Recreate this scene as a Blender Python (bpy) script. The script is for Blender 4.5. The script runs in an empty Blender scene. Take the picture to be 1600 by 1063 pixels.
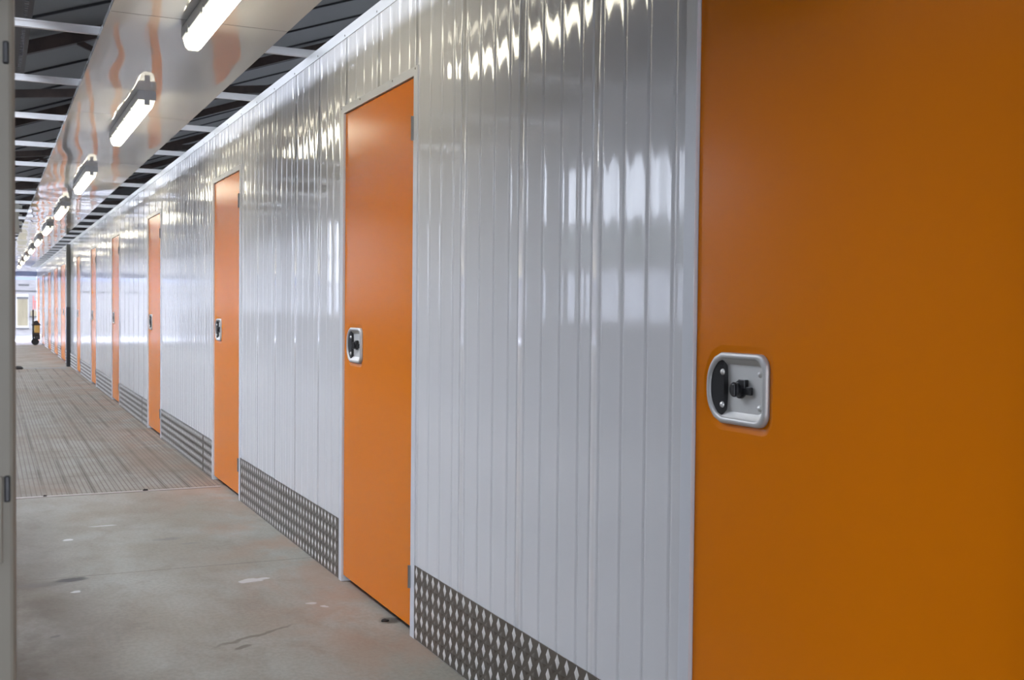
import bpy, bmesh, math, random
from mathutils import Vector, Matrix
random.seed(7)
S = bpy.context.scene
COL = S.collection
W = 1.432            # face of the unit wall
LW = -3.0           # face of the outer (window) wall
WTOP = 2.48
GAP = 0.045

# ------------------------------------------------------------------ materials
def mat(name, color, rough=0.5, metal=0.0, coat=0.0, spec=0.5, bump=None, bstr=0.2, bdist=0.002, bdet=2.0, emit=None, estr=0.0):
    m = bpy.data.materials.new(name); m.use_nodes = True
    nt = m.node_tree; b = nt.nodes['Principled BSDF']
    b.inputs['Base Color'].default_value = (*color, 1)
    b.inputs['Roughness'].default_value = rough
    b.inputs['Metallic'].default_value = metal
    b.inputs['Specular IOR Level'].default_value = spec
    b.inputs['Coat Weight'].default_value = coat
    b.inputs['Coat Roughness'].default_value = 0.04
    if emit:
        b.inputs['Emission Color'].default_value = (*emit, 1)
        b.inputs['Emission Strength'].default_value = estr
    if bump:
        tc = nt.nodes.new('ShaderNodeTexCoord'); mp = nt.nodes.new('ShaderNodeMapping')
        mp.inputs['Scale'].default_value = bump
        n = nt.nodes.new('ShaderNodeTexNoise'); n.inputs['Scale'].default_value = 1.0
        n.inputs['Detail'].default_value = bdet
        bp = nt.nodes.new('ShaderNodeBump'); bp.inputs['Strength'].default_value = bstr
        bp.inputs['Distance'].default_value = bdist
        nt.links.new(tc.outputs['Object'], mp.inputs['Vector'])
        nt.links.new(mp.outputs['Vector'], n.inputs['Vector'])
        nt.links.new(n.outputs['Fac'], bp.inputs['Height'])
        nt.links.new(bp.outputs['Normal'], b.inputs['Normal'])
    return m

def vary(m, scale, lo, hi, detail=4.0):
    """multiply the base colour by a procedural noise between lo and hi"""
    nt = m.node_tree; b = nt.nodes['Principled BSDF']
    c = tuple(b.inputs['Base Color'].default_value)
    tc = nt.nodes.new('ShaderNodeTexCoord'); mp = nt.nodes.new('ShaderNodeMapping')
    mp.inputs['Scale'].default_value = scale
    n = nt.nodes.new('ShaderNodeTexNoise'); n.inputs['Scale'].default_value = 1.0; n.inputs['Detail'].default_value = detail
    r = nt.nodes.new('ShaderNodeMapRange'); r.inputs[1].default_value = .3; r.inputs[2].default_value = .7
    r.inputs[3].default_value = lo; r.inputs[4].default_value = hi
    mx = nt.nodes.new('ShaderNodeMix'); mx.data_type = 'RGBA'; mx.blend_type = 'MULTIPLY'
    mx.inputs[0].default_value = 1.0; mx.inputs[6].default_value = c
    nt.links.new(tc.outputs['Object'], mp.inputs['Vector']); nt.links.new(mp.outputs['Vector'], n.inputs['Vector'])
    nt.links.new(n.outputs['Fac'], r.inputs[0]); nt.links.new(r.outputs[0], mx.inputs[7])
    nt.links.new(mx.outputs[2], b.inputs['Base Color'])
    return m

M = {}
M['wall'] = mat('white_liner_sheet', (.64, .635, .635), .07, bump=(2.2, 2.2, .9), bstr=.15, bdist=.002)
M['trim'] = mat('white_flashing', (.46, .465, .46), .35)
M['ceil'] = mat('white_gloss_panel', (.62, .62, .61), .04, spec=.7, bump=(2.6, 1.5, 2.5), bstr=1.0, bdist=.009, bdet=0.0)
M['door'] = mat('orange_powder_coat', (.69, .183, .001), .22, spec=.16, bump=(160, 420, 160), bstr=.12, bdist=.0006)
M['frame'] = mat('white_frame', (.60, .61, .63), .3)
M['tread'] = mat('aluminium_tread', (.93, .92, .90), .33, metal=.55)  # pale colour carries the sky glint of the upright lozenges
M['treadbase'] = mat('milled_tread_base', (.23, .21, .185), .42, metal=1.0, bump=(900, 30, 500), bstr=.15, bdist=.0003)  # hatched base, darkened further for its dim reflection
M['alu'] = mat('satin_aluminium', (.50, .495, .48), .5, metal=.45)
M['aluplate'] = mat('brushed_plate', (.64, .63, .60), .5, metal=.3, bump=(5, 5, 300), bstr=.1, bdist=.0004)
M['black'] = mat('black_plastic', (.012, .012, .013), .35)
M['rivet'] = mat('rivet_metal', (.66, .65, .62), .35, metal=.5)
M['hinge'] = mat('hinge_steel', (.22, .21, .2), .45, metal=.8)
M['bar'] = mat('white_bar', (.72, .72, .72), .4)
M['roof'] = mat('roof_underside', (.125, .122, .12), .6, bump=(3, 40, 3), bstr=.2)
M['roofrib'] = mat('roof_rib', (.02, .02, .022), .6)
M['truss'] = vary(mat('truss_steel', (.035, .022, .017), .6), (6, 6, 6), .5, 1.6)
M['tray'] = mat('galvanised_dull', (.055, .055, .058), .55, metal=.4)
M['cream'] = vary(mat('cream_paint', (.29, .26, .205), .5), (3, 3, 1.2), .85, 1.1)
M['post'] = M['cream']
M['dullcream'] = mat('dull_cream_paint', (.25, .235, .20), .6)
M['plaster'] = vary(mat('grey_plaster', (.17, .165, .155), .9), (1.5, 1.5, 1.5), .9, 1.05)
M['colgrey'] = mat('column_grey', (.105, .10, .088), .5)
M['coldark'] = mat('column_dark', (.012, .012, .012), .6)
M['lamp'] = mat('lamp_diffuser', (.9, .9, .85), .3, emit=(1.0, .93, .72), estr=10.5)
M['lampbody'] = mat('lamp_housing', (.38, .39, .4), .4)
M['lampcap'] = mat('lamp_end_cap', (.55, .55, .5), .35, emit=(1.0, .93, .74), estr=1.2)
M['rubber'] = mat('black_rubber', (.01, .01, .01), .7)
M['yellow'] = mat('yellow_plastic', (.50, .36, .10), .5)
M['steelblue'] = mat('lintel_blue_grey', (.20, .24, .36), .5)
M['white'] = mat('white_paint', (.75, .76, .78), .5)
M['facade'] = vary(mat('pale_render', (.33, .32, .32), .9), (3, 3, 12), .86, 1.06)
M['facadewhite'] = mat('pale_surround', (.48, .48, .48), .9)
M['curtain'] = vary(mat('cream_curtain', (.30, .265, .18), .9), (5, 9, 1), .8, 1.1)
M['greystone'] = mat('grey_stone', (.12, .12, .12), .8)
M['red'] = mat('faded_red', (.6, .2, .18), .8)
M['hedge'] = vary(mat('hedge_leaves', (.055, .075, .04), .9), (2, 2, 2), .5, 1.5)
M['ground'] = vary(mat('pale_paving', (.42, .42, .44), .9), (.6, .6, .6), .9, 1.05)
M['lump'] = mat('dark_grit', (.03, .027, .024), .9)

def glass(name='window_glass', tint=(.96, .97, .97, 1)):
    m = bpy.data.materials.new(name); m.use_nodes = True
    nt = m.node_tree; nt.nodes.clear()
    o = nt.nodes.new('ShaderNodeOutputMaterial'); mx = nt.nodes.new('ShaderNodeMixShader')
    t = nt.nodes.new('ShaderNodeBsdfTransparent'); g = nt.nodes.new('ShaderNodeBsdfGlossy')
    t.inputs[0].default_value = tint; g.inputs['Roughness'].default_value = .02
    mx.inputs[0].default_value = .06
    nt.links.new(t.outputs[0], mx.inputs[1]); nt.links.new(g.outputs[0], mx.inputs[2]); nt.links.new(mx.outputs[0], o.inputs[0])
    return m
M['glass'] = glass()
M['dusty'] = glass('dusty_window_glass', (.56, .57, .58, 1))  # grey tint added to dim the daylight coming through

# --- floor material: concrete, stains with their own shapes, gridded anti-slip part
def floor_material():
    m = bpy.data.materials.new('concrete_floor'); m.use_nodes = True
    nt = m.node_tree; b = nt.nodes['Principled BSDF']; L = nt.links.new
    tc = nt.nodes.new('ShaderNodeTexCoord')
    sep = nt.nodes.new('ShaderNodeSeparateXYZ'); L(tc.outputs['Object'], sep.inputs[0])
    def math_(op, a, b_=None, clamp=False):
        n = nt.nodes.new('ShaderNodeMath'); n.operation = op; n.use_clamp = clamp
        for i, v in enumerate((a, b_)):
            if v is None: continue
            if isinstance(v, (int, float)): n.inputs[i].default_value = v
            else: L(v, n.inputs[i])
        return n.outputs[0]
    def noise(scale, detail=5, rough=.55, dist=0.0):
        mp = nt.nodes.new('ShaderNodeMapping'); mp.inputs['Scale'].default_value = scale
        L(tc.outputs['Object'], mp.inputs[0])
        n = nt.nodes.new('ShaderNodeTexNoise'); n.inputs['Scale'].default_value = 1
        n.inputs['Detail'].default_value = detail; n.inputs['Roughness'].default_value = rough; n.inputs['Distortion'].default_value = dist
        L(mp.outputs[0], n.inputs['Vector']); return n.outputs['Fac']
    def rng(v, a, b_, c, d):
        n = nt.nodes.new('ShaderNodeMapRange'); n.clamp = True; n.interpolation_type = 'SMOOTHSTEP'
        L(v, n.inputs[0])
        for i, k in enumerate((a, b_, c, d)): n.inputs[i+1].default_value = k
        return n.outputs[0]
    def mix(f, a, b_, mode='MIX'):
        n = nt.nodes.new('ShaderNodeMix'); n.data_type = 'RGBA'; n.blend_type = mode
        if isinstance(f, (int, float)): n.inputs[0].default_value = f
        else: L(f, n.inputs[0])
        for i, v in ((6, a), (7, b_)):
            if isinstance(v, tuple): n.inputs[i].default_value = (*v, 1)
            else: L(v, n.inputs[i])
        return n.outputs[2]
    X, Y = sep.outputs[0], sep.outputs[1]
    big = noise((1.6, 1.1, 1), 4, .55, .3)
    col = mix(rng(big, .32, .68, 0, 1), (.235, .212, .168), (.295, .285, .245))
    cloud = noise((5, 3.2, 1), 6, .6, .4)
    col = mix(rng(cloud, .45, .72, 0, .40), col, (.18, .15, .118))
    fine = noise((60, 45, 1), 4, .6)
    col = mix(1.0, col, mix(rng(fine, .3, .7, 0, 1), (.90, .90, .90), (1.06, 1.06, 1.06)), 'MULTIPLY')
    # rusty dirt along the wall, with the orange door bounce painted in
    rust_bounce = math_('MULTIPLY', rng(X, .75, 1.40, 0, 1), rng(noise((2.2, 1.6, 1), 5, .6, .5), .40, .62, 0, .62))
    col = mix(rust_bounce, col, (.29, .18, .12))
    # dark brown towards the left side and the near end
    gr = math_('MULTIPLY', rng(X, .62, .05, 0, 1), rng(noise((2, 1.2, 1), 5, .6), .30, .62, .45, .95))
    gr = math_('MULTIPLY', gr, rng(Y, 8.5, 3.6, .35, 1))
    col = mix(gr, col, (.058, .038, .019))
    # shaped stains and paint spots
    wob = noise((9, 9, 1), 3, .6)
    wx = math_('ADD', X, math_('MULTIPLY', math_('SUBTRACT', wob, .5), .09))
    wob2 = noise((7, 11, 3), 3, .6)
    wy = math_('ADD', Y, math_('MULTIPLY', math_('SUBTRACT', wob2, .5), .09))
    def spot(cx, cy, rx, ry, ang, colr, amt, soft=.5):
        nonlocal col
        c, s = math.cos(ang), math.sin(ang)
        dx = math_('SUBTRACT', wx, cx); dy = math_('SUBTRACT', wy, cy)
        u = math_('DIVIDE', math_('ADD', math_('MULTIPLY', dx, c), math_('MULTIPLY', dy, s)), rx)
        v = math_('DIVIDE', math_('SUBTRACT', math_('MULTIPLY', dy, c), math_('MULTIPLY', dx, s)), ry)
        d = math_('ADD', math_('MULTIPLY', u, u), math_('MULTIPLY', v, v))
        col = mix(rng(d, 1.0, 1.0 - soft, 0, amt), col, colr)
    spot(.33, 5.31, .09, .05, 0, (.05, .045, .04), .9, .9)
    spot(.20, 5.27, .15, .07, 0, (.10, .085, .07), .6, .9)
    spot(1.06, 4.98, .055, .05, .3, (.46, .43, .41), .95)
    spot(1.12, 5.00, .04, .025, .3, (.46, .43, .41), .95)
    spot(1.212, 4.50, .03, .025, 0, (.45, .42, .40), .9)
    spot(1.25, 4.44, .02, .02, 0, (.45, .42, .40), .9)
    spot(.56, 6.55, .08, .018, -.1, (.46, .45, .43), .8)
    spot(.371, 6.22, .035, .03, 0, (.5, .48, .46), .9)
    spot(.33, 5.08, .025, .02, 0, (.45, .43, .41), .9)
    spot(.90, 4.14, .22, .018, .5, (.13, .11, .085), .8, .8)
    spot(.83, 4.02, .05, .02, .5, (.12, .10, .08), .8, .8)
    spot(.84, 6.05, .10, .05, .1, (.15, .14, .13), .6, .9)
    spot(.93, 5.9, .07, .03, .1, (.16, .15, .14), .5, .9)
    spot(1.43, 4.13, .05, .06, 0, (.05, .04, .03), .8, .9)
    spot(.21, 4.42, .03, .02, .2, (.10, .09, .08), .8, .8)
    # saw-cut joints of the slab
    def joint(y, w=.006, slope=-.03):
        d = math_('ABSOLUTE', math_('SUBTRACT', math_('ADD', wy if False else Y, math_('MULTIPLY', X, -slope)), y))
        return rng(d, w, w*.3, 0, .75)
    col = mix(joint(5.375), col, (.11, .085, .065))
    col = mix(joint(2.6), col, (.11, .085, .065))
    # anti-slip grid from the seam to the column
    ing = math_('MULTIPLY', math_('GREATER_THAN', Y, 7.70), math_('LESS_THAN', Y, 23.1))
    def lines(v, pitch, w, off=0.0):
        f = math_('FRACT', math_('DIVIDE', math_('ADD', v, 50 + off), pitch))
        d = math_('ABSOLUTE', math_('SUBTRACT', f, .5))
        return rng(d, .5 - w, .5 - w*.4, 0, 1)
    g1 = math_('MAXIMUM', lines(X, .0305, .17), lines(Y, .052, .15))
    gcol = mix(math_('MULTIPLY', g1, .8), col, (.105, .085, .065))
    plank = math_('MULTIPLY', lines(X, .152, .07), rng(noise((3, .5, 1), 3), .38, .6, .1, .8))
    gcol = mix(plank, gcol, (.07, .055, .04))
    cross = math_('MULTIPLY', lines(Y, .76, .012), .6)
    gcol = mix(cross, gcol, (.10, .075, .055))
    gstain = rng(noise((1.2, .35, 1), 5, .6, .4), .5, .68, 0, .55)
    gcol = mix(gstain, gcol, (.19, .13, .085))
    col = mix(ing, col, gcol)
    L(col, b.inputs['Base Color'])
    rg = nt.nodes.new('ShaderNodeMapRange'); L(cloud, rg.inputs[0]); rg.inputs[3].default_value = .55; rg.inputs[4].default_value = .75
    b.inputs['Specular IOR Level'].default_value = .22
    L(rg.outputs[0], b.inputs['Roughness'])
    bp = nt.nodes.new('ShaderNodeBump'); bp.inputs['Strength'].default_value = .25; bp.inputs['Distance'].default_value = .002
    L(math_('ADD', fine, math_('MULTIPLY', math_('MULTIPLY', g1, ing), -1.0)), bp.inputs['Height']); L(bp.outputs['Normal'], b.inputs['Normal'])
    return m
M['floor'] = floor_material()

# ------------------------------------------------------------------ mesh helper
class MB:
    def __init__(self): self.v = []; self.f = []; self.mi = []; self.sm = []
    def add(self, vs, fs, mi=0, smooth=False):
        o = len(self.v); self.v += [tuple(p) for p in vs]
        for f in fs: self.f.append([i + o for i in f]); self.mi.append(mi); self.sm.append(smooth)
    def box(self, x0, x1, y0, y1, z0, z1, mi=0):
        vs = [(x, y, z) for x in (x0, x1) for y in (y0, y1) for z in (z0, z1)]
        self.add(vs, [(0,1,3,2), (4,6,7,5), (0,4,5,1), (2,3,7,6), (0,2,6,4), (1,5,7,3)], mi)
        return self
    def cyl(self, p, q, r, n=12, mi=0, r2=None, smooth=True):
        p = Vector(p); q = Vector(q); d = (q - p).normalized()
        a = d.orthogonal().normalized(); b = d.cross(a); r2 = r if r2 is None else r2
        vs = []
        for c, rr in ((p, r), (q, r2)):
            for i in range(n):
                t = 2*math.pi*i/n; vs.append(c + (a*math.cos(t) + b*math.sin(t))*rr)
        self.add(vs, [(i, (i+1) % n, n + (i+1) % n, n + i) for i in range(n)], mi, smooth)
        self.add(vs[:n], [tuple(range(n))[::-1]], mi); self.add(vs[n:], [tuple(range(n))], mi)
        return self
    def beam(self, p, q, w, h, mi=0):
        """bar of width w (horizontal) and height h from p to q"""
        p = Vector(p); q = Vector(q); d = (q - p).normalized()
        s = d.cross(Vector((0, 0, 1)))
        s = s.normalized() if s.length > 1e-4 else Vector((1, 0, 0)); u = s.cross(d)
        vs = [c + s*a*w/2 + u*b*h/2 for c in (p, q) for a, b in ((-1,-1), (1,-1), (1,1), (-1,1))]
        self.add(vs, [(3,2,1,0), (4,5,6,7), (0,1,5,4), (1,2,6,5), (2,3,7,6), (3,0,4,7)], mi)
        return self
    def dome(self, c, axis, r, h, n=12, rings=4, mi=0):
        c = Vector(c); d = Vector(axis).normalized(); a = d.orthogonal().normalized(); b = d.cross(a); vs = []
        for k in range(rings):
            t = math.pi/2*k/rings
            for i in range(n):
                p = 2*math.pi*i/n; vs.append(c + (a*math.cos(p) + b*math.sin(p))*r*math.cos(t) + d*h*math.sin(t))
        vs.append(c + d*h)
        fs = [(k*n + i, k*n + (i+1) % n, (k+1)*n + (i+1) % n, (k+1)*n + i) for k in range(rings-1) for i in range(n)]
        fs += [((rings-1)*n + i, (rings-1)*n + (i+1) % n, rings*n) for i in range(n)]
        self.add(vs, fs, mi, True); return self
    def build(self, name, mats, parent=None, bevel=0.0, seg=2, flip=True):
        me = bpy.data.meshes.new(name); me.from_pydata(self.v, [], self.f)
        for m in (mats if isinstance(mats, (list, tuple)) else [mats]): me.materials.append(m)
        me.polygons.foreach_set('material_index', self.mi); me.polygons.foreach_set('use_smooth', self.sm)
        if flip:
            bm = bmesh.new(); bm.from_mesh(me); bmesh.ops.recalc_face_normals(bm, faces=bm.faces); bm.to_mesh(me); bm.free()
        me.update()
        o = bpy.data.objects.new(name, me); COL.objects.link(o)
        if parent: o.parent = parent
        if bevel:
            b = o.modifiers.new('bevel', 'BEVEL'); b.width = bevel; b.segments = seg; b.limit_method = 'ANGLE'
        return o

def tag(o, label=None, cat=None, group=None, kind=None):
    if label: o['label'] = label
    if cat: o['category'] = cat
    if group: o['group'] = group
    if kind: o['kind'] = kind
    return o
def empty(name, loc=(0, 0, 0)):
    o = bpy.data.objects.new(name, None); COL.objects.link(o); o.location = loc; o.empty_display_size = .1; return o
CH = {}
def copy_tree(o, parent=None, name=None):
    c = o.copy(); COL.objects.link(c)
    if name: c.name = name
    if parent: c.parent = parent
    for ch in [k for k in COL.objects if k.parent == o]: copy_tree(ch, c)
    return c
ORD = ['first','second','third','fourth','fifth','sixth','seventh','eighth','ninth','tenth','eleventh','twelfth','thirteenth','fourteenth','fifteenth','sixteenth','seventeenth','eighteenth','nineteenth','twentieth','twenty-first','twenty-second','twenty-third','twenty-fourth','twenty-fifth','twenty-sixth','twenty-seventh','twenty-eighth']

# ------------------------------------------------------------------ layout along the corridor
LEAF = 0.90
DL = [2.071, 4.810, 8.005, 11.62, 15.29, 18.60, 21.81]        # far edge (lock side) of each single door
DD = [26.12, 29.02, 32.30, 36.10, 39.75]                       # centre of each double door
DW2 = 0.86
openings = [(l - LEAF, l) for l in DL] + [(c - DW2, c + DW2) for c in DD]
END = 41.8
BACK = -9.0
DOORH = 2.105

# ------------------------------------------------------------------ right wall, fluted liner sheets
PITCH = .1125
def flute_cols(y0, y1):
    pts = [(y0, 0.0), (y1, 0.0)]
    k0 = int(math.floor((y0 - 3.739)/PITCH)) - 1; k1 = int(math.ceil((y1 - 3.739)/PITCH)) + 1
    for k in range(k0, k1 + 1):
        yc = 3.739 + k*PITCH
        rnd = random.Random(k*17 + 3); t = rnd.uniform(-.0006, .0006); cr = rnd.uniform(-.0005, .0003)
        for d, x in ((-.010, 0), (-.0065, .0008), (-.003, .0026), (0, .0032), (.003, .0026), (.0065, .0008), (.010, 0)):
            pts.append((yc + d, x))
        pts.append((yc + .012, .0002)); pts.append((yc + .1005, .0002))
        for d, sgn in ((.030, -1), (.056, 0), (.083, 1)):
            if k % 4 == 1 and d < .05: continue
            pts.append((yc + d, t*sgn + cr*(1 if sgn == 0 else .6)))
        if k % 4 == 1:
            for d, x in ((.0425, 0), (.0430, .003), (.0440, .003), (.0445, 0)): pts.append((yc + d, x))
    pts = sorted(p for p in pts if y0 <= p[0] <= y1)
    out = [pts[0]]
    for p in pts[1:]:
        if p[0] - out[-1][0] > 1e-4: out.append(p)
    return out
wall = MB()
def sheet(y0, y1, z0, z1):
    c = flute_cols(y0, y1); n = len(c)
    vs = [(W + x, y, z) for z in (z0, z1) for y, x in c]
    wall.add(vs, [(i, i+1, n+i+1, n+i) for i in range(n-1)], 0, True)
    wall.box(W + .014, W + .07, y0, y1, z0, z1 - .002)
prev = BACK
for a, b in sorted(openings):
    sheet(prev, a - GAP, 0, WTOP - .015)
    sheet(a - GAP, b + GAP, DOORH + .034, WTOP - .015)
    prev = b + GAP
sheet(prev, END, 0, WTOP - .015)
wr = wall.build('wall_right', M['wall'], flip=False)
bm = bmesh.new(); bm.from_mesh(wr.data)
bmesh.ops.recalc_face_normals(bm, faces=[f for f in bm.faces if not f.smooth])
for f in bm.faces:
    if f.smooth and f.normal.x > 0: f.normal_flip()
bm.to_mesh(wr.data); bm.free()
tag(wr, 'glossy white fluted sheet metal wall holding the row of orange doors', 'wall', kind='structure')
tr = MB()
tr.box(W - .003, W - .0005, BACK, END, WTOP - .045, WTOP); tr.box(W - .003, W + .07, BACK, END, WTOP, WTOP + .002)
y = 3.0
while y < 24:
    tr.cyl((W - .005, y, WTOP - .032), (W - .003, y, WTOP - .032), .004, 8, 1, smooth=False); y += .45
t = tr.build('trim_1', [M['trim'], M['hinge']]); tag(t, 'white metal flashing along the top edge of the fluted wall', 'trim', kind='structure')

# ------------------------------------------------------------------ doors
def d_outline(wd, h, n_arc=14, n_c=6):
    """D shaped outline, (a, b): a towards the far (lock) side, b up; counter-clockwise"""
    hw, hh = wd/2, h/2; rc = .030
    pts = []
    for i in range(n_c + 1):
        t = -math.pi/2 - math.pi/2*i/n_c
        pts.append((-hw + rc + rc*math.cos(t), -hh + rc + rc*math.sin(t)))
    for i in range(n_c + 1):
        t = math.pi - math.pi/2*i/n_c
        pts.append((-hw + rc + rc*math.cos(t), hh - rc + rc*math.sin(t)))
    # far side: big arc with eased corners
    sag = .040
    for i in range(n_arc + 1):
        u = -1 + 2*i/n_arc
        b = -u*hh
        a = hw - sag*(abs(u)**2.6)
        if i in (0, n_arc): a -= .012
        pts.append((a, b))
    return pts
HW, HH = .208, .153
OUT = d_outline(HW, HH)
def off(o, d):
    return [(a*(HW/2 - d)/(HW/2), b*(HH/2 - d)/(HH/2)) for a, b in o]
HC = (-.149, 1.074)           # handle centre in leaf coordinates (from the far edge), z
def make_leaf(width, handle_at=True, name='leaf', bottom=.03):
    bm = bmesh.new()
    x = .006
    rect = [bm.verts.new((x, 0, bottom)), bm.verts.new((x, -width, bottom)), bm.verts.new((x, -width, DOORH - .003)), bm.verts.new((x, 0, DOORH - .003))]
    edges = [bm.edges.new((rect[i], rect[(i+1) % 4])) for i in range(4)]
    if handle_at:
        hole = [bm.verts.new((x, HC[0] + a, HC[1] + b)) for a, b in off(OUT, -.016)]
        n = len(hole)
        he = [bm.edges.new((hole[i], hole[(i+1) % n])) for i in range(n)]
        bmesh.ops.triangle_fill(bm, use_beauty=True, edges=edges + he)
        inn = [bm.verts.new((x + .005, HC[0] + a, HC[1] + b)) for a, b in off(OUT, -.003)]
        inn2 = [bm.verts.new((x + .006, HC[0] + a, HC[1] + b)) for a, b in off(OUT, .004)]
        for i in range(n):
            j = (i+1) % n
            bm.faces.new((hole[i], hole[j], inn[j], inn[i])).smooth = True
            bm.faces.new((inn[i], inn[j], inn2[j], inn2[i])).smooth = True
    else:
        bm.faces.new(rect)
    back = [bm.verts.new((x + .045, v.co.y, v.co.z)) for v in rect]
    for i in range(4):
        j = (i+1) % 4; bm.faces.new((rect[i], rect[j], back[j], back[i]))
    bm.faces.new((back[3], back[2], back[1], back[0]))
    bmesh.ops.recalc_face_normals(bm, faces=bm.faces)
    me = bpy.data.meshes.new(name); bm.to_mesh(me); bm.free(); me.materials.append(M['door'])
    return me
def make_handle(parent):
    ax, az = HC
    P = lambda x, o: [(x, ax + a, az + b) for a, b in o]
    n = len(OUT)
    def loft(loops, mi=0, smooth=True, cap=False):
        mb = MB(); vs = [p for l in loops for p in l]
        fs = [(k*n + i, k*n + (i+1) % n, (k+1)*n + (i+1) % n, (k+1)*n + i) for k in range(len(loops)-1) for i in range(n)]
        mb.add(vs, fs, mi, smooth)
        if cap: mb.add(loops[-1], [tuple(range(n))], mi)
        return mb
    DEP = .017
    bz = loft([P(.012, off(OUT, .0)), P(.003, off(OUT, .0)), P(.0005, off(OUT, .002)), P(-.001, off(OUT, .005)), P(-.001, off(OUT, .009)), P(.001, off(OUT, .0125)), P(.005, off(OUT, .0135))])
    bezel = bz.build('handle_recess', M['alu'], parent)
    tag(bezel, 'recessed silver lock dish with rounded rim')
    dish = loft([P(.005, off(OUT, .0135)), P(DEP - .002, off(OUT, .0225)), P(DEP, off(OUT, .0255))], cap=True).build('back_plate', M['aluplate'], bezel)
    # black finger grip: a crescent sloping from the far rim down to the back plate
    hw = HH/2 - .0138; m = 16; k = m + 1
    out, inn = [], []
    for i in range(k):
        u = -1 + 2*i/m
        out.append((HW/2 - .0138 - .036*(abs(u)**2.6), u*hw))
        inn.append((.0455 + .004*u*u, u*(hw - .004)))
    g = MB()
    vs = []
    for t, x_ in ((0, .0040), (.15, .0044), (.5, .0050), (1, .0062), (1.02, DEP + .001)):
        for (a0, b0), (a1, b1) in zip(out, inn):
            bb = b0 + (b1 - b0)*t
            vs.append((x_, ax + a0 + (a1 - a0)*t, az + bb))
    g.add(vs, [(r*k + i, r*k + i + 1, (r+1)*k + i + 1, (r+1)*k + i) for r in range(4) for i in range(m)], 0, False)
    go = g.build('finger_grip', M['black'], bezel); tag(go, 'black plastic finger grip')
    for (yy, zz) in ((1.857 - 2.071, 1.108), (1.857 - 2.071, 1.037), (1.971 - 2.071, 1.108), (1.971 - 2.071, 1.037)):
        x = DEP if yy < -.15 else .0052
        MB().dome((x, yy, zz), (-1, 0, 0), .0068, .005).build('rivet', M['rivet'], bezel)
    # lock: barrel, collar and turn lever
    ly, lz = 1.921 - 2.071, 1.073
    lk = MB()
    lk.cyl((DEP, ly, lz), (DEP - .005, ly, lz), .0195, 24)
    lk.cyl((DEP - .005, ly, lz), (DEP - .019, ly, lz), .0160, 24)
    lk.box(DEP - .012, DEP - .001, ly - .026, ly - .004, lz + .004, lz + .022)
    lk.box(DEP - .009, DEP - .001, ly - .042, ly - .010, lz - .010, lz + .007)
    lk.box(DEP - .022, DEP - .018, ly - .005, ly + .005, lz - .012, lz + .012)
    lo = lk.build('lock_knob', M['black'], bezel, bevel=.0012); tag(lo, 'black turn knob lock')
    return bezel
def make_frame(parent, w, screws=True):
    f = MB()
    f.box(-.004, .055, .002, GAP, 0, DOORH + .034); f.box(-.004, .055, -w - GAP, -w - .002, 0, DOORH + .034)
    f.box(-.0035, .055, -w - GAP + .0005, GAP - .0005, DOORH, DOORH + .034)
    fr = f.build('door_frame', M['frame'], parent, bevel=.0015); tag(fr, 'white metal door frame')
    if screws:
        for i in range(4):
            yy = [.032, -.24, -.66, -w - .02][i]
            MB().dome((-.0035, yy, DOORH + .024), (-1, 0, 0), .005, .0025, 8, 2).build('frame_screw', M['hinge'], fr)
    return fr
door_places = ['cut off by the right edge of the photo', 'opposite the pale paint splash on the concrete', 'where the gridded floor begins', 'just past the first gridded floor stretch', 'fourth to the left from the cut off nearest door', 'second to the right of the dark column', 'immediately right of the dark column']
DLAB = ['huge nearest orange flush door filling the right side of the photo, with large silver lock dish',
        'second orange flush door from the camera, seen whole with white frame and two hinges',
        'third orange flush door from the camera, beside the start of the gridded floor',
        'fourth orange flush door from the camera, narrow, halfway along the gridded floor',
        'fifth orange flush door from the camera, third one before the dark column',
        'sixth orange flush door from the camera, second one before the dark column',
        'seventh orange flush door, the last one right of the dark column']
root = empty('door_1', (W, DL[0], 0))
lf = bpy.data.objects.new('door_leaf', make_leaf(LEAF)); COL.objects.link(lf); lf.parent = root; tag(lf, 'orange flush door leaf')
make_handle(root); make_frame(root, LEAF)
for z0, z1 in ((1.866, 1.955), (.183, .268)):
    h = MB().cyl((-.006, -LEAF - .001, z0), (-.006, -LEAF - .001, z1), .0065, 10)
    h.box(-.001, .004, -LEAF - .012, -LEAF + .010, z0 + .004, z1 - .004)
    h.build('hinge', M['hinge'], root)
roots = [root]
for i in range(1, 7):
    c = copy_tree(root, None, 'door_%d' % (i + 1)); c.location = (W, DL[i], 0); roots.append(c)
for i, r in enumerate(roots): tag(r, DLAB[i], 'door', 'orange single doors', 'structure')
# double doors beyond the column
root2 = empty('door_8', (W, DD[0] + DW2, 0))
a = bpy.data.objects.new('door_leaf', make_leaf(DW2 - .003, False)); COL.objects.link(a); a.parent = root2
b = bpy.data.objects.new('door_leaf', make_leaf(DW2 - .003, True)); COL.objects.link(b); b.parent = root2; b.location = (0, -DW2 - .003, 0)
tag(a, 'orange flush leaf without lock'); tag(b, 'orange flush leaf with lock dish')
hb = make_handle(root2); hb.location = (0, -DW2 - .003, 0)
make_frame(root2, DW2*2, False)
for yy in (.001, -2*DW2 - .001):
    for z0 in (.2, 1.85): MB().cyl((-.006, yy, z0), (-.006, yy, z0 + .09), .0065, 8).build('hinge', M['hinge'], root2)
r2 = [root2]
for i in range(1, 5):
    c = copy_tree(root2, None, 'door_%d' % (8 + i)); c.location = (W, DD[i] + DW2, 0); r2.append(c)
D2LAB = ['orange double door directly behind the dark column', 'second orange double door beyond the dark column', 'third orange double door beyond the dark column', 'fourth orange double door beyond the dark column, pale with glare', 'farthest orange double door, at the bright end of the corridor']
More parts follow.
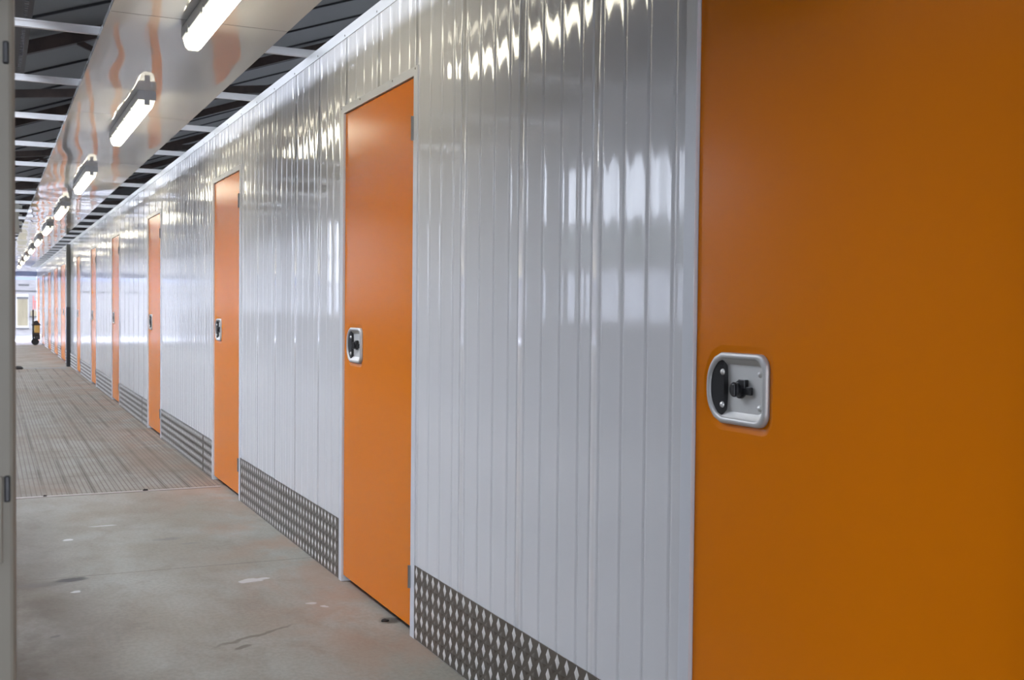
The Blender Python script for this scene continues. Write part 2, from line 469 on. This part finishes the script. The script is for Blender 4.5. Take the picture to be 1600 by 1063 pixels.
for r, l in zip(r2, D2LAB): tag(r, l, 'door', 'orange double doors', 'structure')

# ------------------------------------------------------------------ kick plates
def kick(y0, y1, label):
    mb = MB(); Z0, Z1 = .004, .278
    x = W - .003
    mb.box(x, W - .0004, y0, y1, Z0, Z1, 1)
    def loz(yc, zc, ly, lz, h=.0026):
        if yc - ly < y0 + .001 or yc + ly > y1 - .001 or zc - lz < Z0 or zc + lz > Z1: return
        if lz > ly: r1, r2 = (0, lz*.2), (0, -lz*.2)
        else: r1, r2 = (ly*.2, 0), (-ly*.2, 0)
        vs = [(x, yc + ly, zc), (x, yc, zc + lz), (x, yc - ly, zc), (x, yc, zc - lz), (x - h, yc + r1[0], zc + r1[1]), (x - h, yc + r2[0], zc + r2[1])]
        if lz > ly: fs = [(0,1,4), (0,4,5), (0,5,3), (1,2,4), (2,5,4), (2,3,5)]
        else: fs = [(1,0,4), (1,4,5), (1,5,2), (3,4,0), (3,5,4), (3,2,5)]
        mb.add(vs, fs, 0 if lz > ly else 1)  # flat lozenges take the darker base in place of their dimmer reflection
    p = .0565
    k0 = int(y0/p); k1 = int(y1/p) + 1
    for k in range(k0, k1 + 1):
        for i in range(5): loz(k*p, .0280 + i*p, .0140, .0224)
        for i in range(5): loz(k*p + p/2, .0280 + (i + .5)*p, .0224, .0140)
    o = mb.build('kick_plate', [M['tread'], M['treadbase']])
    return tag(o, label, 'kick plate', 'chequer kick plates along the white wall')
ks = []
ops = sorted(openings)
KL = ['chequered aluminium kick plate nearest the camera, below the big reflecting wall panel',
      'chequered aluminium kick plate between the second and third orange doors',
      'chequered aluminium kick plate between the third and fourth orange doors, longer piece',
      'chequered aluminium kick plate between the fourth and fifth orange doors, longer piece',
      'chequered aluminium kick plate between the fifth and sixth orange doors',
      'chequered aluminium kick plate between the sixth and seventh orange doors',
      'chequered aluminium kick plate under the wall right at the dark column',
      'chequered aluminium kick plate between first and second double doors beyond the column',
      'chequered aluminium kick plate between second and third double doors beyond the column',
      'chequered aluminium kick plate between third and fourth double doors beyond the column',
      'chequered aluminium kick plate between the two farthest double doors',
      'farthest chequered aluminium kick plate at the end of the corridor']
for i in range(len(ops)):
    y0 = ops[i][1] + GAP + .002; y1 = (ops[i+1][0] - GAP - .002) if i + 1 < len(ops) else END
    if i in (2, 3):
        s = y0 + .42
        kick(y0, s - .002, ['', '', 'short offcut of chequered kick plate beside the lock edge of the third orange door', 'short offcut of chequered kick plate beside the lock edge of the fourth orange door'][i]) if False else None
        cut = y0 + (.36 if i == 2 else .42)
        kick(y0, cut - .0015, 'short chequered kick plate offcut against the %s orange door' % ORD[i])
        kick(cut + .0015, y1, KL[i])
    else: kick(y0, y1, KL[i])

# ------------------------------------------------------------------ floor and ground
fl = MB().box(LW - .3, 9.2, BACK - .3, 36.6, -.12, 0)
tag(fl.build('floor', M['floor']), 'worn grey brown concrete floor with a gridded stretch farther on', 'floor', kind='structure')
tag(MB().box(LW + .02, W - .01, 7.655, 7.695, 0, .004).build('trim_2', mat('worn_steel_edge', (.36, .32, .29), .5, metal=.3), bevel=.0015), 'worn metal edging strip across the floor where the grid begins', 'trim', kind='structure')
tag(MB().box(LW + .02, W - .1, 23.1, 23.3, 0, .003).build('trim_3', mat('worn_grey_edge', (.22, .23, .23), .6)), 'grey metal strip across the floor by the dark column', 'trim', kind='structure')
gr = MB().box(-45, 30, 36.62, 80, -.35, -.04); gr.box(-45, LW - .32, -40, 36.62, -.35, -.04); gr.box(LW - .32, 30, -40, BACK - .32, -.35, -.04)
tag(gr.build('ground', M['ground']), 'sunlit pale paving outside the open end', 'ground', kind='structure')

# ------------------------------------------------------------------ left wall with windows, back wall, roof
WIN = [(-6.3, -3.4), (-1.6, 1.4), (8.4, 11.3), (18.2, 21.2), (23.1, 26.1), (28.0, 31.0), (32.9, 35.9), (37.8, 40.8)]  # first two, unseen behind the camera, added to light the near door
SILL, HEAD = 1.08, 2.84
LTOP = 3.03
BACK = -9.0
lw = MB()
yy = BACK
for a, b in WIN:
    lw.box(LW - .28, LW, yy, a, 0, LTOP); lw.box(LW - .28, LW, a, b, 0, SILL); lw.box(LW - .28, LW, a, b, HEAD, LTOP); yy = b
lw.box(LW - .28, LW, yy, END, 0, LTOP)
tag(lw.build('wall_left', M['plaster']), 'grey outer wall with windows facing the orange doors', 'wall', kind='structure')
for i, (a, b) in enumerate(WIN):
    f = MB(); x0, x1 = LW - .20, LW - .15
    zs = (SILL, 1.66, 2.16, HEAD)
    for z in zs: f.box(x0, x1, a, b, z - (.05 if z == HEAD else 0 if z == SILL else .025), z + (.05 if z == SILL else 0 if z == HEAD else .025))
    n = 4
    for q in range(n + 1):
        yc = a + .025 + (b - a - .05)*q/n
        for z0, z1 in zip(zs[:-1], zs[1:]): f.box(x0, x1, yc - .022, yc + .022, z0 + (.05 if z0 == SILL else .025), z1 - (.05 if z1 == HEAD else .025))
    w = f.build('window_%d' % (i + 1), M['white'])
    tag(w, '%s white framed window along the outer wall opposite the doors' % ORD[i], 'window', 'outer wall windows', 'structure')
    MB().box(x0 + .02, x0 + .026, a + .02, b - .02, SILL + .02, HEAD - .02).build('window_pane', M['dusty'], w)
bk = MB().box(LW - .28, -1.6, BACK - .2, BACK, 0, 6.0).box(-1.6, 1.1, BACK - .2, BACK, 2.5, 6.0).box(1.1, 9.0, BACK - .2, BACK, 0, 7.2)  # unseen gateway added to throw light on the post and near door
tag(bk.build('wall_back', M['plaster']), 'pale wall with an open gateway behind the camera', 'wall', kind='structure')
tag(MB().box(9.0, 9.2, BACK - .2, END, 0, 7.3).build('wall_rear', M['roof']), 'dark rear wall of the shed behind the units', 'wall', kind='structure')
tag(MB().box(W + .07, 9.0, BACK, END, 2.30, 2.36).build('ceiling_2', M['trim']), 'pale deck over the storage units behind the white wall', 'ceiling', kind='structure')  # added against light leaks, pale to bounce light onto the roof
SL = .345
tag(MB().box(W + .07, 9.0, END - .1, END, -.2, 7.2).box(LW - .28, W + .07, END - .1, END, 2.95, 4.6).build('wall_far', M['roof']), 'dark gable infill above the units at the far end', 'wall', kind='structure')
rz = lambda x: 3.95 + SL*(x + .35)
rf = MB()
def roof_piece(x0, x1, y0, y1, dz0=0, dz1=.06, mb=rf):
    vs = [(x, y, rz(x) + dz) for y in (y0, y1) for x in (x0, x1) for dz in (dz0, dz1)]
    mb.add(vs, [(0,1,3,2), (4,6,7,5), (0,4,5,1), (2,3,7,6), (0,2,6,4), (1,5,7,3)], 0)
SKX = (-1.55, -.82)
SKY = [(3.3 + 3.1*i, (6.3 if i == 0 else 5.75) + 3.1*i) for i in range(12)]
roof_piece(LW - .5, SKX[0], BACK - .2, END); roof_piece(SKX[1], 7.2, BACK - .2, END); roof_piece(8.2, 9.5, BACK - .2, END); roof_piece(7.2, 8.2, BACK - .2, 2.0); roof_piece(7.2, 8.2, END - 2.0, END)
sk = MB(); roof_piece(7.2, 8.2, 2.0, END - 2.0, .02, .024, sk)  # unseen opening added to brighten the roof above the units
tag(sk.build('window_40', M['glass']), 'long roof light high over the storage units', 'roof light', kind='structure')
yy = BACK - .2
for a_, b_ in SKY: roof_piece(SKX[0], SKX[1], yy, a_); yy = b_
roof_piece(SKX[0], SKX[1], yy, END)
for i, (a_, b_) in enumerate(SKY):
    sk = MB(); roof_piece(SKX[0], SKX[1], a_, b_, .02, .024, sk)
    so = sk.build('window_%d' % (i + 20), M['glass'])
    tag(so, 'clear roof light in the sloping roof left of the white ceiling panels, %s from the front' % ORD[i], 'roof light', 'roof lights', 'structure')
y = 1.65
while y < END:
    rf.beam((LW - .3, y, rz(LW - .3) - .012), (8.9, y, rz(8.9) - .012), .035, .03, 1); y += 1.55
tag(rf.build('ceiling', [M['roof'], M['roofrib']]), 'dark sloping roof sheets with black seams above the white panels', 'roof', kind='structure')

# roof steel: each frame a thing
for i, y in enumerate((13.5, 19.0, 24.5, 30.0, 35.5, 41.0)):
    r = empty('roof_truss', (LW, y, 2.6))
    P = lambda x, z: (x - LW, 0, z - 2.6)
    MB().beam(P(LW, rz(LW) - .11), P(8.9, rz(8.9) - .11), .09, .14).build('rafter', M['truss'], r)
    MB().beam(P(-1.6, 3.36), P(8.9, 4.53), .06, .09).build('tie_beam', M['truss'], r)
    MB().beam(P(.9, rz(.9) - .17), P(1.9, 3.78), .05, .06).build('brace', M['truss'], r)
    tag(r, 'dark rusty steel roof truss over the corridor, %s from the front' % ORD[i], 'roof truss', 'steel roof trusses')

# perforated tray beside the left end of the bars
tray = MB(); x0, x1, z0 = .045, .187, 2.66
t0, t1 = 3.2, 7.7
for xa, xb in ((x0, x0 + .018), (x0 + .036, x0 + .104), (x0 + .122, x1)): tray.box(xa, xb, t0, t1, z0, z0 + .003)
y = t0
while y < t1 - .01:
    for xa in (x0 + .018, x0 + .104): tray.box(xa, xa + .018, y, y + .022, z0, z0 + .003)
    y += .045
tray.box(x0 - .003, x0, t0, t1, z0, z0 + .05); tray.box(x1, x1 + .003, t0, t1, z0, z0 + .05)
for y in (3.6, 5.6, 7.4): tray.cyl((x0, y, z0 + .02), (x0, y, rz(x0)), .005, 8); tray.cyl((x1, y, z0 + .02), (x1, y, rz(x1)), .005, 8)
tag(tray.build('cable_tray', M['tray']), 'dark perforated metal cable tray hung at upper left above the bars', 'cable tray')

# ------------------------------------------------------------------ ceiling bars, panels, lamps
BL = -.70
bars = [5.45, 6.76, 8.10, 9.52, 10.88, 12.25, 13.65]
while bars[-1] < 40: bars.append(bars[-1] + 1.37)
for i, y in enumerate(bars):
    m = MB(); m.box(BL, W + .05, y - .012, y + .012, 2.4825, 2.4855); m.box(BL, W + .05, y - .002, y + .002, 2.4855, 2.512); m.box(BL, W + .05, y - .004, y + .004, 2.512, 2.520)
    o = m.build('ceiling_bar', M['bar'])
    tag(o, 'white metal bar spanning the ceiling gap, %s from the front' % ORD[i], 'ceiling bar', 'white ceiling cross bars')
PX0, PX1, PZ = .447, 1.186, 2.478
k = 0; y = 2.26
while y < 40.5:
    y1 = min(y + 2.595, 41.2)
    m = MB(); m.box(PX0, PX1, y + .0025, y1 - .0025, PZ - .028, PZ - .002)
    o = m.build('ceiling_panel', M['ceil'])
    hb = MB()
    for b_ in bars:
        if y + .1 < b_ < y1 - .1:
            for xx in (PX0 + .05, PX1 - .05): hb.box(xx - .015, xx + .015, b_ - .011, b_ + .011, PZ - .002, 2.4825)
    if y1 < 41: MB().box(PX0 + .004, PX1 - .004, y1 - .0024, y1 + .0074, PZ - .0275, PZ - .0025).build('joint_strip', M['black'], o)  # black filler added so the open panel seam stays dark
    if hb.v: hb.build('hanger_clip', M['bar'], o)
    lab = ['glossy white ceiling panel nearest the camera at the top edge', 'glossy white ceiling panel with the wavy orange reflections, second from the front'] + ['glossy white ceiling panel, %s from the front' % s for s in ORD[2:]]
    tag(o, lab[k], 'ceiling panel', 'white ceiling panels')
    # small bright retaining lip on the right edge
    y = y + 2.6; k += 1
CZ = PZ - .028
def make_lamp(y):
    r = empty('strip_light', (.80, y, CZ))
    L2 = .83
    def prof(pts, y0, y1):
        m = MB(); n = len(pts)
        vs = [(x, yy, z) for yy in (y0, y1) for x, z in pts]
        m.add(vs, [(i, (i+1) % n, n + (i+1) % n, n + i) for i in range(n)], 0)
        m.add(vs[:n], [tuple(range(n))], 0); m.add(vs[n:], [tuple(range(n))], 0)
        return m
    prof([(-.046, 0), (.046, 0), (.050, -.012), (.050, -.052), (-.050, -.052), (-.050, -.012)], -L2, L2).build('lamp_housing', M['lampbody'], r, bevel=.004)
    d = prof([(-.043, -.052), (.043, -.052), (.040, -.066), (.033, -.088), (.020, -.100), (-.020, -.100), (-.033, -.088), (-.040, -.066)], -L2 + .012, L2 - .012).build('diffuser', M['lamp'], r, bevel=.003)
    for s in (-1, 1):
        a, b2 = sorted((s*(L2 - .012), s*L2))
        c = prof([(-.043, -.052), (.043, -.052), (.040, -.066), (.033, -.088), (.020, -.100), (-.020, -.100), (-.033, -.088), (-.040, -.066)], a, b2).build('end_cap', M['lampcap'], r, bevel=.002)
        MB().box(-.014, .014, min(s*L2, s*(L2 + .004)), max(s*L2, s*(L2 + .004)), -.080, -.030).build('clip', M['lampbody'], c)
    for yy in (-.5, -.1, .3, .65):
        for s in (-1, 1): MB().box(s*.049 - .004, s*.049 + .004, yy - .02, yy + .02, -.066, -.036).build('side_clip', M['lampbody'], r)
    return r
lamp0 = make_lamp(-3.2)  # unseen lamp added behind the camera to brighten the near door
LY = [-3.2, 4.15, 7.38, 11.15, 14.9, 18.6, 22.3, 26.0, 29.7, 33.4, 37.1]
lamps = [lamp0]
for y in LY[1:]:
    c = copy_tree(lamp0); c.location = (.80, y, CZ); lamps.append(c)
LL = ['strip light over the corridor behind the camera', 'largest lit strip light, cut by the top edge of the photo'] + ['lit strip light on the glossy ceiling, %s from the front' % s for s in ORD[1:9]] + ['farthest lit strip light, near the open bright end']
for o, l in zip(lamps, LL): tag(o, l, 'strip light', 'corridor strip lights')

ru = MB().box(-.74, -.70, 3.0, END - .5, 2.46, 2.56)
for y in (4, 10, 16, 22, 28, 34, 40): ru.box(-.73, -.71, y, y + .02, 2.56, rz(-.72))
tag(ru.build('ceiling_rail', M['bar']), 'white rail hung from the roof carrying the left ends of the cross bars', 'ceiling rail')
# ------------------------------------------------------------------ columns and posts
c = empty('steel_column', (1.41, 23.75, 0))
MB().box(-.045, .0205, -.10, .10, 1.19, 2.44).build('column_shaft', M['colgrey'], c, bevel=.006)
cs = MB().box(-.048, .0205, -.103, .103, 0, 1.19).build('column_guard', M['coldark'], c, bevel=.006); tag(cs, 'black lower half of the column')
tag(c, 'square column, grey above and black below, against the far part of the wall', 'column')

p = empty('steel_post', (-.16, 1.62, 0))
pm = MB().box(-.19, .1868, -.17, .23, 0, 3.9)
po = pm.build('post_shaft', M['post'], p, bevel=.007, seg=3)
for z0, z1, nm in ((1.525, 1.552, 'clip'), (1.003, 1.035, 'latch_slot')):
    MB().box(.1735, .1805, -.174, -.168, z0, z1).build(nm, M['black'], p, bevel=.002)
MB().box(.10, .172, -.176, -.1695, .93, 1.035).build('latch_plate', M['cream'], p, bevel=.002)
MB().box(.10, .170, -.176, -.1695, 1.59, 1.66).build('latch_plate', M['cream'], p, bevel=.002)
tag(p, 'cream painted post filling the left edge of the photo', 'post')

h = MB().box(.20, .340, 16.4, 16.5, 2.20, 2.625)
ho = h.build('hanging_box', M['dullcream'], bevel=.006)
MB().box(.255, .275, 16.44, 16.46, 2.625, rz(.265)).build('hanger_rod', M['tray'], ho)
tag(ho, 'cream metal casing hanging beside the ceiling panels at far left', 'casing')
g = MB().box(.24, .385, 18.0, 18.06, 2.28, 2.72)
for zz in (2.66, 2.52, 2.42, 2.31): g.box(.385, .425, 18.0, 18.06, zz, zz + .05)
go = g.build('wall_bracket', M['dullcream']); MB().box(.30, .32, 18.02, 18.04, 2.72, rz(.31)).build('hanger_rod', M['tray'], go)
tag(go, 'cream toothed bracket just behind the hanging casing at far left', 'bracket')

# ------------------------------------------------------------------ grit on the floor
def lump(x, y, r, label, name='pebble', m='lump'):
    bm = bmesh.new(); bmesh.ops.create_icosphere(bm, subdivisions=2, radius=1)
    rnd = random.Random(int(x*1000))
    for v in bm.verts:
        k = rnd.uniform(.75, 1.15); v.co = Vector((v.co.x*r*k*1.3, v.co.y*r*k, max(v.co.z, -.4)*r*k*.6 + r*.24))
    me = bpy.data.meshes.new(name); bm.to_mesh(me); bm.free(); me.materials.append(M[m])
    o = bpy.data.objects.new(name, me); COL.objects.link(o); o.location = (x, y, .0)
    zmin = min(v.co.z for v in me.vertices); o.location.z = -zmin
    return tag(o, label, 'pebble', 'loose grit on the floor')
lump(.929, 7.675, .014, 'dark pebble lying on the metal edging strip, middle of the corridor').location.z += .004
lump(.31, 7.675, .010, 'small dark pebble lying on the metal edging strip near the cream post').location.z += .004
lump(1.405, 4.13, .012, 'dark clump of grit on the floor below the hinge side of the second door')
lump(.455, 22.9, .075, 'black stop block on the floor far away at the left', 'floor_stop')

# ------------------------------------------------------------------ end of the corridor
lt = MB().box(LW - .28, W + .5, 41.3, 41.5, 2.20, 2.36)
tag(lt.build('lintel_beam', M['steelblue']), 'blue grey steel beam across the open far end', 'beam')
lt2 = MB().box(LW - .28, W + .5, 44.0, 44.15, 2.12, 2.22); lt2.box(LW - .28, LW - .18, 44.0, 44.15, -.04, 2.12); lt2.box(W + .4, W + .5, 44.0, 44.15, -.04, 2.12)
tag(lt2.build('canopy_rail', M['steelblue']), 'lower blue grey rail just outside the open far end', 'rail')

ca = MB().box(-9, 9, 44.2, 49.9, 3.6, 3.7); 
for xx in (-8.5, 8.5): ca.box(xx - .06, xx + .06, 44.3, 44.42, -.04, 3.6)
tag(ca.build('canopy', M['white']), 'pale canopy roof over the yard between the open end and the building', 'canopy')  # unseen roof added to keep daylight off the building front
# hand trolley
t = empty('hand_trolley', (1.225, 36.35, 0))
MB().cyl((-.075, 0, .1), (-.075, 0, 1.05), .024, 10).cyl((-.075, -.05, 1.05), (-.075, .05, 1.05), .022, 8).build('handle', M['black'], t)
MB().box(-.10, .10, -.15, .15, .30, .37).box(-.10, -.05, -.12, .12, .24, .44).build('frame', M['black'], t, bevel=.01)
MB().box(-.045, .11, -.14, .14, .37, .62).build('bin', M['yellow'], t, bevel=.02)
ld = MB(); ld.add([(-.12, -.15, .60), (.14, -.15, .60), (.14, .15, .60), (-.12, .15, .60), (-.05, -.12, .72), (.04, -.12, .74), (.04, .12, .74), (-.05, .12, .72)], [(0,1,2,3), (4,5,6,7), (0,1,5,4), (1,2,6,5), (2,3,7,6), (3,0,4,7)])
ld.build('lid', M['rubber'], t, bevel=.008)
MB().box(-.045, .11, -.14, .14, .17, .30).build('base', M['black'], t, bevel=.02)
for dy in (-.11, .11): MB().cyl((-.02, dy - .02, .105), (-.02, dy + .02, .105), .105, 20).build('wheel', M['rubber'], t)
tag(t, 'black and yellow hand trolley with upright handle at the open far end', 'trolley')

# building across the yard
b = empty('building', (2.0, 50.0, -.04))
FY = 0.0
MB().box(-14, 9, FY, FY + .4, 0, 5.0).build('facade', M['facade'], b)
MB().box(-14, 9, FY - .05, FY, 1.78, 1.84).build('string_course', M['greystone'], b)
sx = .985 - 2.0
wf = MB().box(sx - .07, sx + .43, FY - .03, FY, .28, 1.70).build('window_surround', M['facadewhite'], b)
MB().box(sx, sx + .40, FY - .034, FY - .03, .38, 1.50).build('window_pane', M['curtain'], wf)
MB().box(sx - .02, sx + .42, FY - .05, FY - .03, 1.48, 1.57).build('window_header', M['greystone'], wf)
MB().box(sx - .05, sx + .44, FY - .10, FY, .24, .29).build('window_sill', M['greystone'], b)
MB().box(sx + .46, sx + 1.2, FY - .12, FY, .72, .78).build('ledge', M['greystone'], b)
MB().box(sx + .50, sx + 1.1, FY - .05, FY, .78, 1.0).build('ledge_panel', M['curtain'], b)
s = MB()
s.box(sx + .59, sx + .63, FY - .02, FY, 1.05, 1.62); s.box(sx + .63, sx + .75, FY - .02, FY, 1.36, 1.42); s.box(sx + .67, sx + .70, FY - .02, FY, 1.08, 1.36)
s.build('painted_mark', M['red'], b)
MB().box(sx + .05, sx + .45, FY - .03, FY, 2.02, 2.10).build('vent', M['greystone'], b)
tag(b, 'pale rendered building with curtained window across the bright yard', 'building')

# boundary across the side yard (lit through the windows)
tag(MB().box(-16.4, -16.0, -40, 66, -.04, 2.5).build('boundary_wall', mat('white_boundary', (.8, .8, .8), .9)), 'white boundary wall outside the windows', 'boundary wall')
hg = bmesh.new(); bmesh.ops.create_grid(hg, x_segments=200, y_segments=14, size=1)
rnd = random.Random(4)
for v in hg.verts:
    yy = 14 + v.co.x*52; zz = 2.2 + v.co.y*2.2
    v.co = Vector((-17.0 - .5*(zz) + rnd.uniform(-.25, .25), yy + rnd.uniform(-.2, .2), zz + (rnd.uniform(-.3, .3) if v.co.y > .9 else 0)))
me = bpy.data.meshes.new('hedge'); hg.to_mesh(me); hg.free(); me.materials.append(M['hedge'])
ho = bpy.data.objects.new('hedge', me); COL.objects.link(ho); tag(ho, 'green hedge behind the boundary wall', 'hedge', kind='stuff')
sm = ho.modifiers.new('thick', 'SOLIDIFY'); sm.thickness = 1.0

# ------------------------------------------------------------------ sky and portals
w = bpy.data.worlds.new('overcast'); S.world = w; w.use_nodes = True
nt = w.node_tree; bg = nt.nodes['Background']
tc = nt.nodes.new('ShaderNodeTexCoord'); sp = nt.nodes.new('ShaderNodeSeparateXYZ'); nt.links.new(tc.outputs['Generated'], sp.inputs[0])
cr = nt.nodes.new('ShaderNodeValToRGB'); nt.links.new(sp.outputs[2], cr.inputs[0])
cr.color_ramp.elements[0].position = 0.0; cr.color_ramp.elements[0].color = (.84, .885, 1.0, 1)
cr.color_ramp.elements[1].position = 1.0; cr.color_ramp.elements[1].color = (.76, .82, 1.0, 1)
nt.links.new(cr.outputs[0], bg.inputs['Color']); bg.inputs['Strength'].default_value = 20.0
def portal(name, loc, rot, sx_, sy_):
    l = bpy.data.lights.new(name, 'AREA'); l.shape = 'RECTANGLE'; l.size = sx_; l.size_y = sy_
    l.cycles.is_portal = True
    o = bpy.data.objects.new(name, l); COL.objects.link(o); o.location = loc; o.rotation_euler = rot
R = math.radians
for i, (a, b_) in enumerate(WIN):
    portal('window_daylight', (LW - .29, (a + b_)/2, (SILL + HEAD)/2), (0, R(-90), 0), HEAD - SILL, b_ - a)
portal('roof_daylight', ((SKX[0] + SKX[1])/2, (SKY[0][0] + SKY[-1][1])/2, rz((SKX[0] + SKX[1])/2) + .09), (0, -math.atan(SL), 0), (SKX[1] - SKX[0])/math.cos(math.atan(SL)), SKY[-1][1] - SKY[0][0])
portal('high_roof_daylight', (7.7, END/2, rz(7.7) + .09), (0, -math.atan(SL), 0), 1.06, END - 4)
portal('end_daylight', (1.5, END + .1, 2.8), (R(-90), 0, 0), 9.2, 5.6)
portal('gate_daylight', (-.25, BACK - .22, 1.25), (R(90), 0, 0), 2.7, 2.5)

# ------------------------------------------------------------------ camera and view
cd = bpy.data.cameras.new('camera'); cam = bpy.data.objects.new('camera', cd); COL.objects.link(cam); S.camera = cam
cd.sensor_fit = 'HORIZONTAL'; cd.sensor_width = 36; cd.lens = 1725.9/1600*36; cd.clip_start = .02; cd.clip_end = 300
cam.matrix_world = Matrix.Translation((0, 0, 1.2408)) @ Matrix.Rotation(-.4409, 4, 'Z') @ Matrix.Rotation(math.pi/2 - .0284, 4, 'X') @ Matrix.Rotation(.0097, 4, 'Z')
cd.dof.use_dof = True; cd.dof.focus_distance = 4.0; cd.dof.aperture_fstop = 10
S.view_settings.view_transform = 'Standard'; S.view_settings.look = 'None'; S.view_settings.gamma = 1.0
S.view_settings.use_curve_mapping = False; S.view_settings.exposure = 0.26
S.cycles.use_denoising = True
S.cycles.max_bounces = 8; S.cycles.diffuse_bounces = 5; S.cycles.glossy_bounces = 5; S.cycles.transparent_max_bounces = 8
S.cycles.sample_clamp_indirect = 8.0; S.cycles.blur_glossy = .3
S.cycles.caustics_reflective = False; S.cycles.caustics_refractive = False
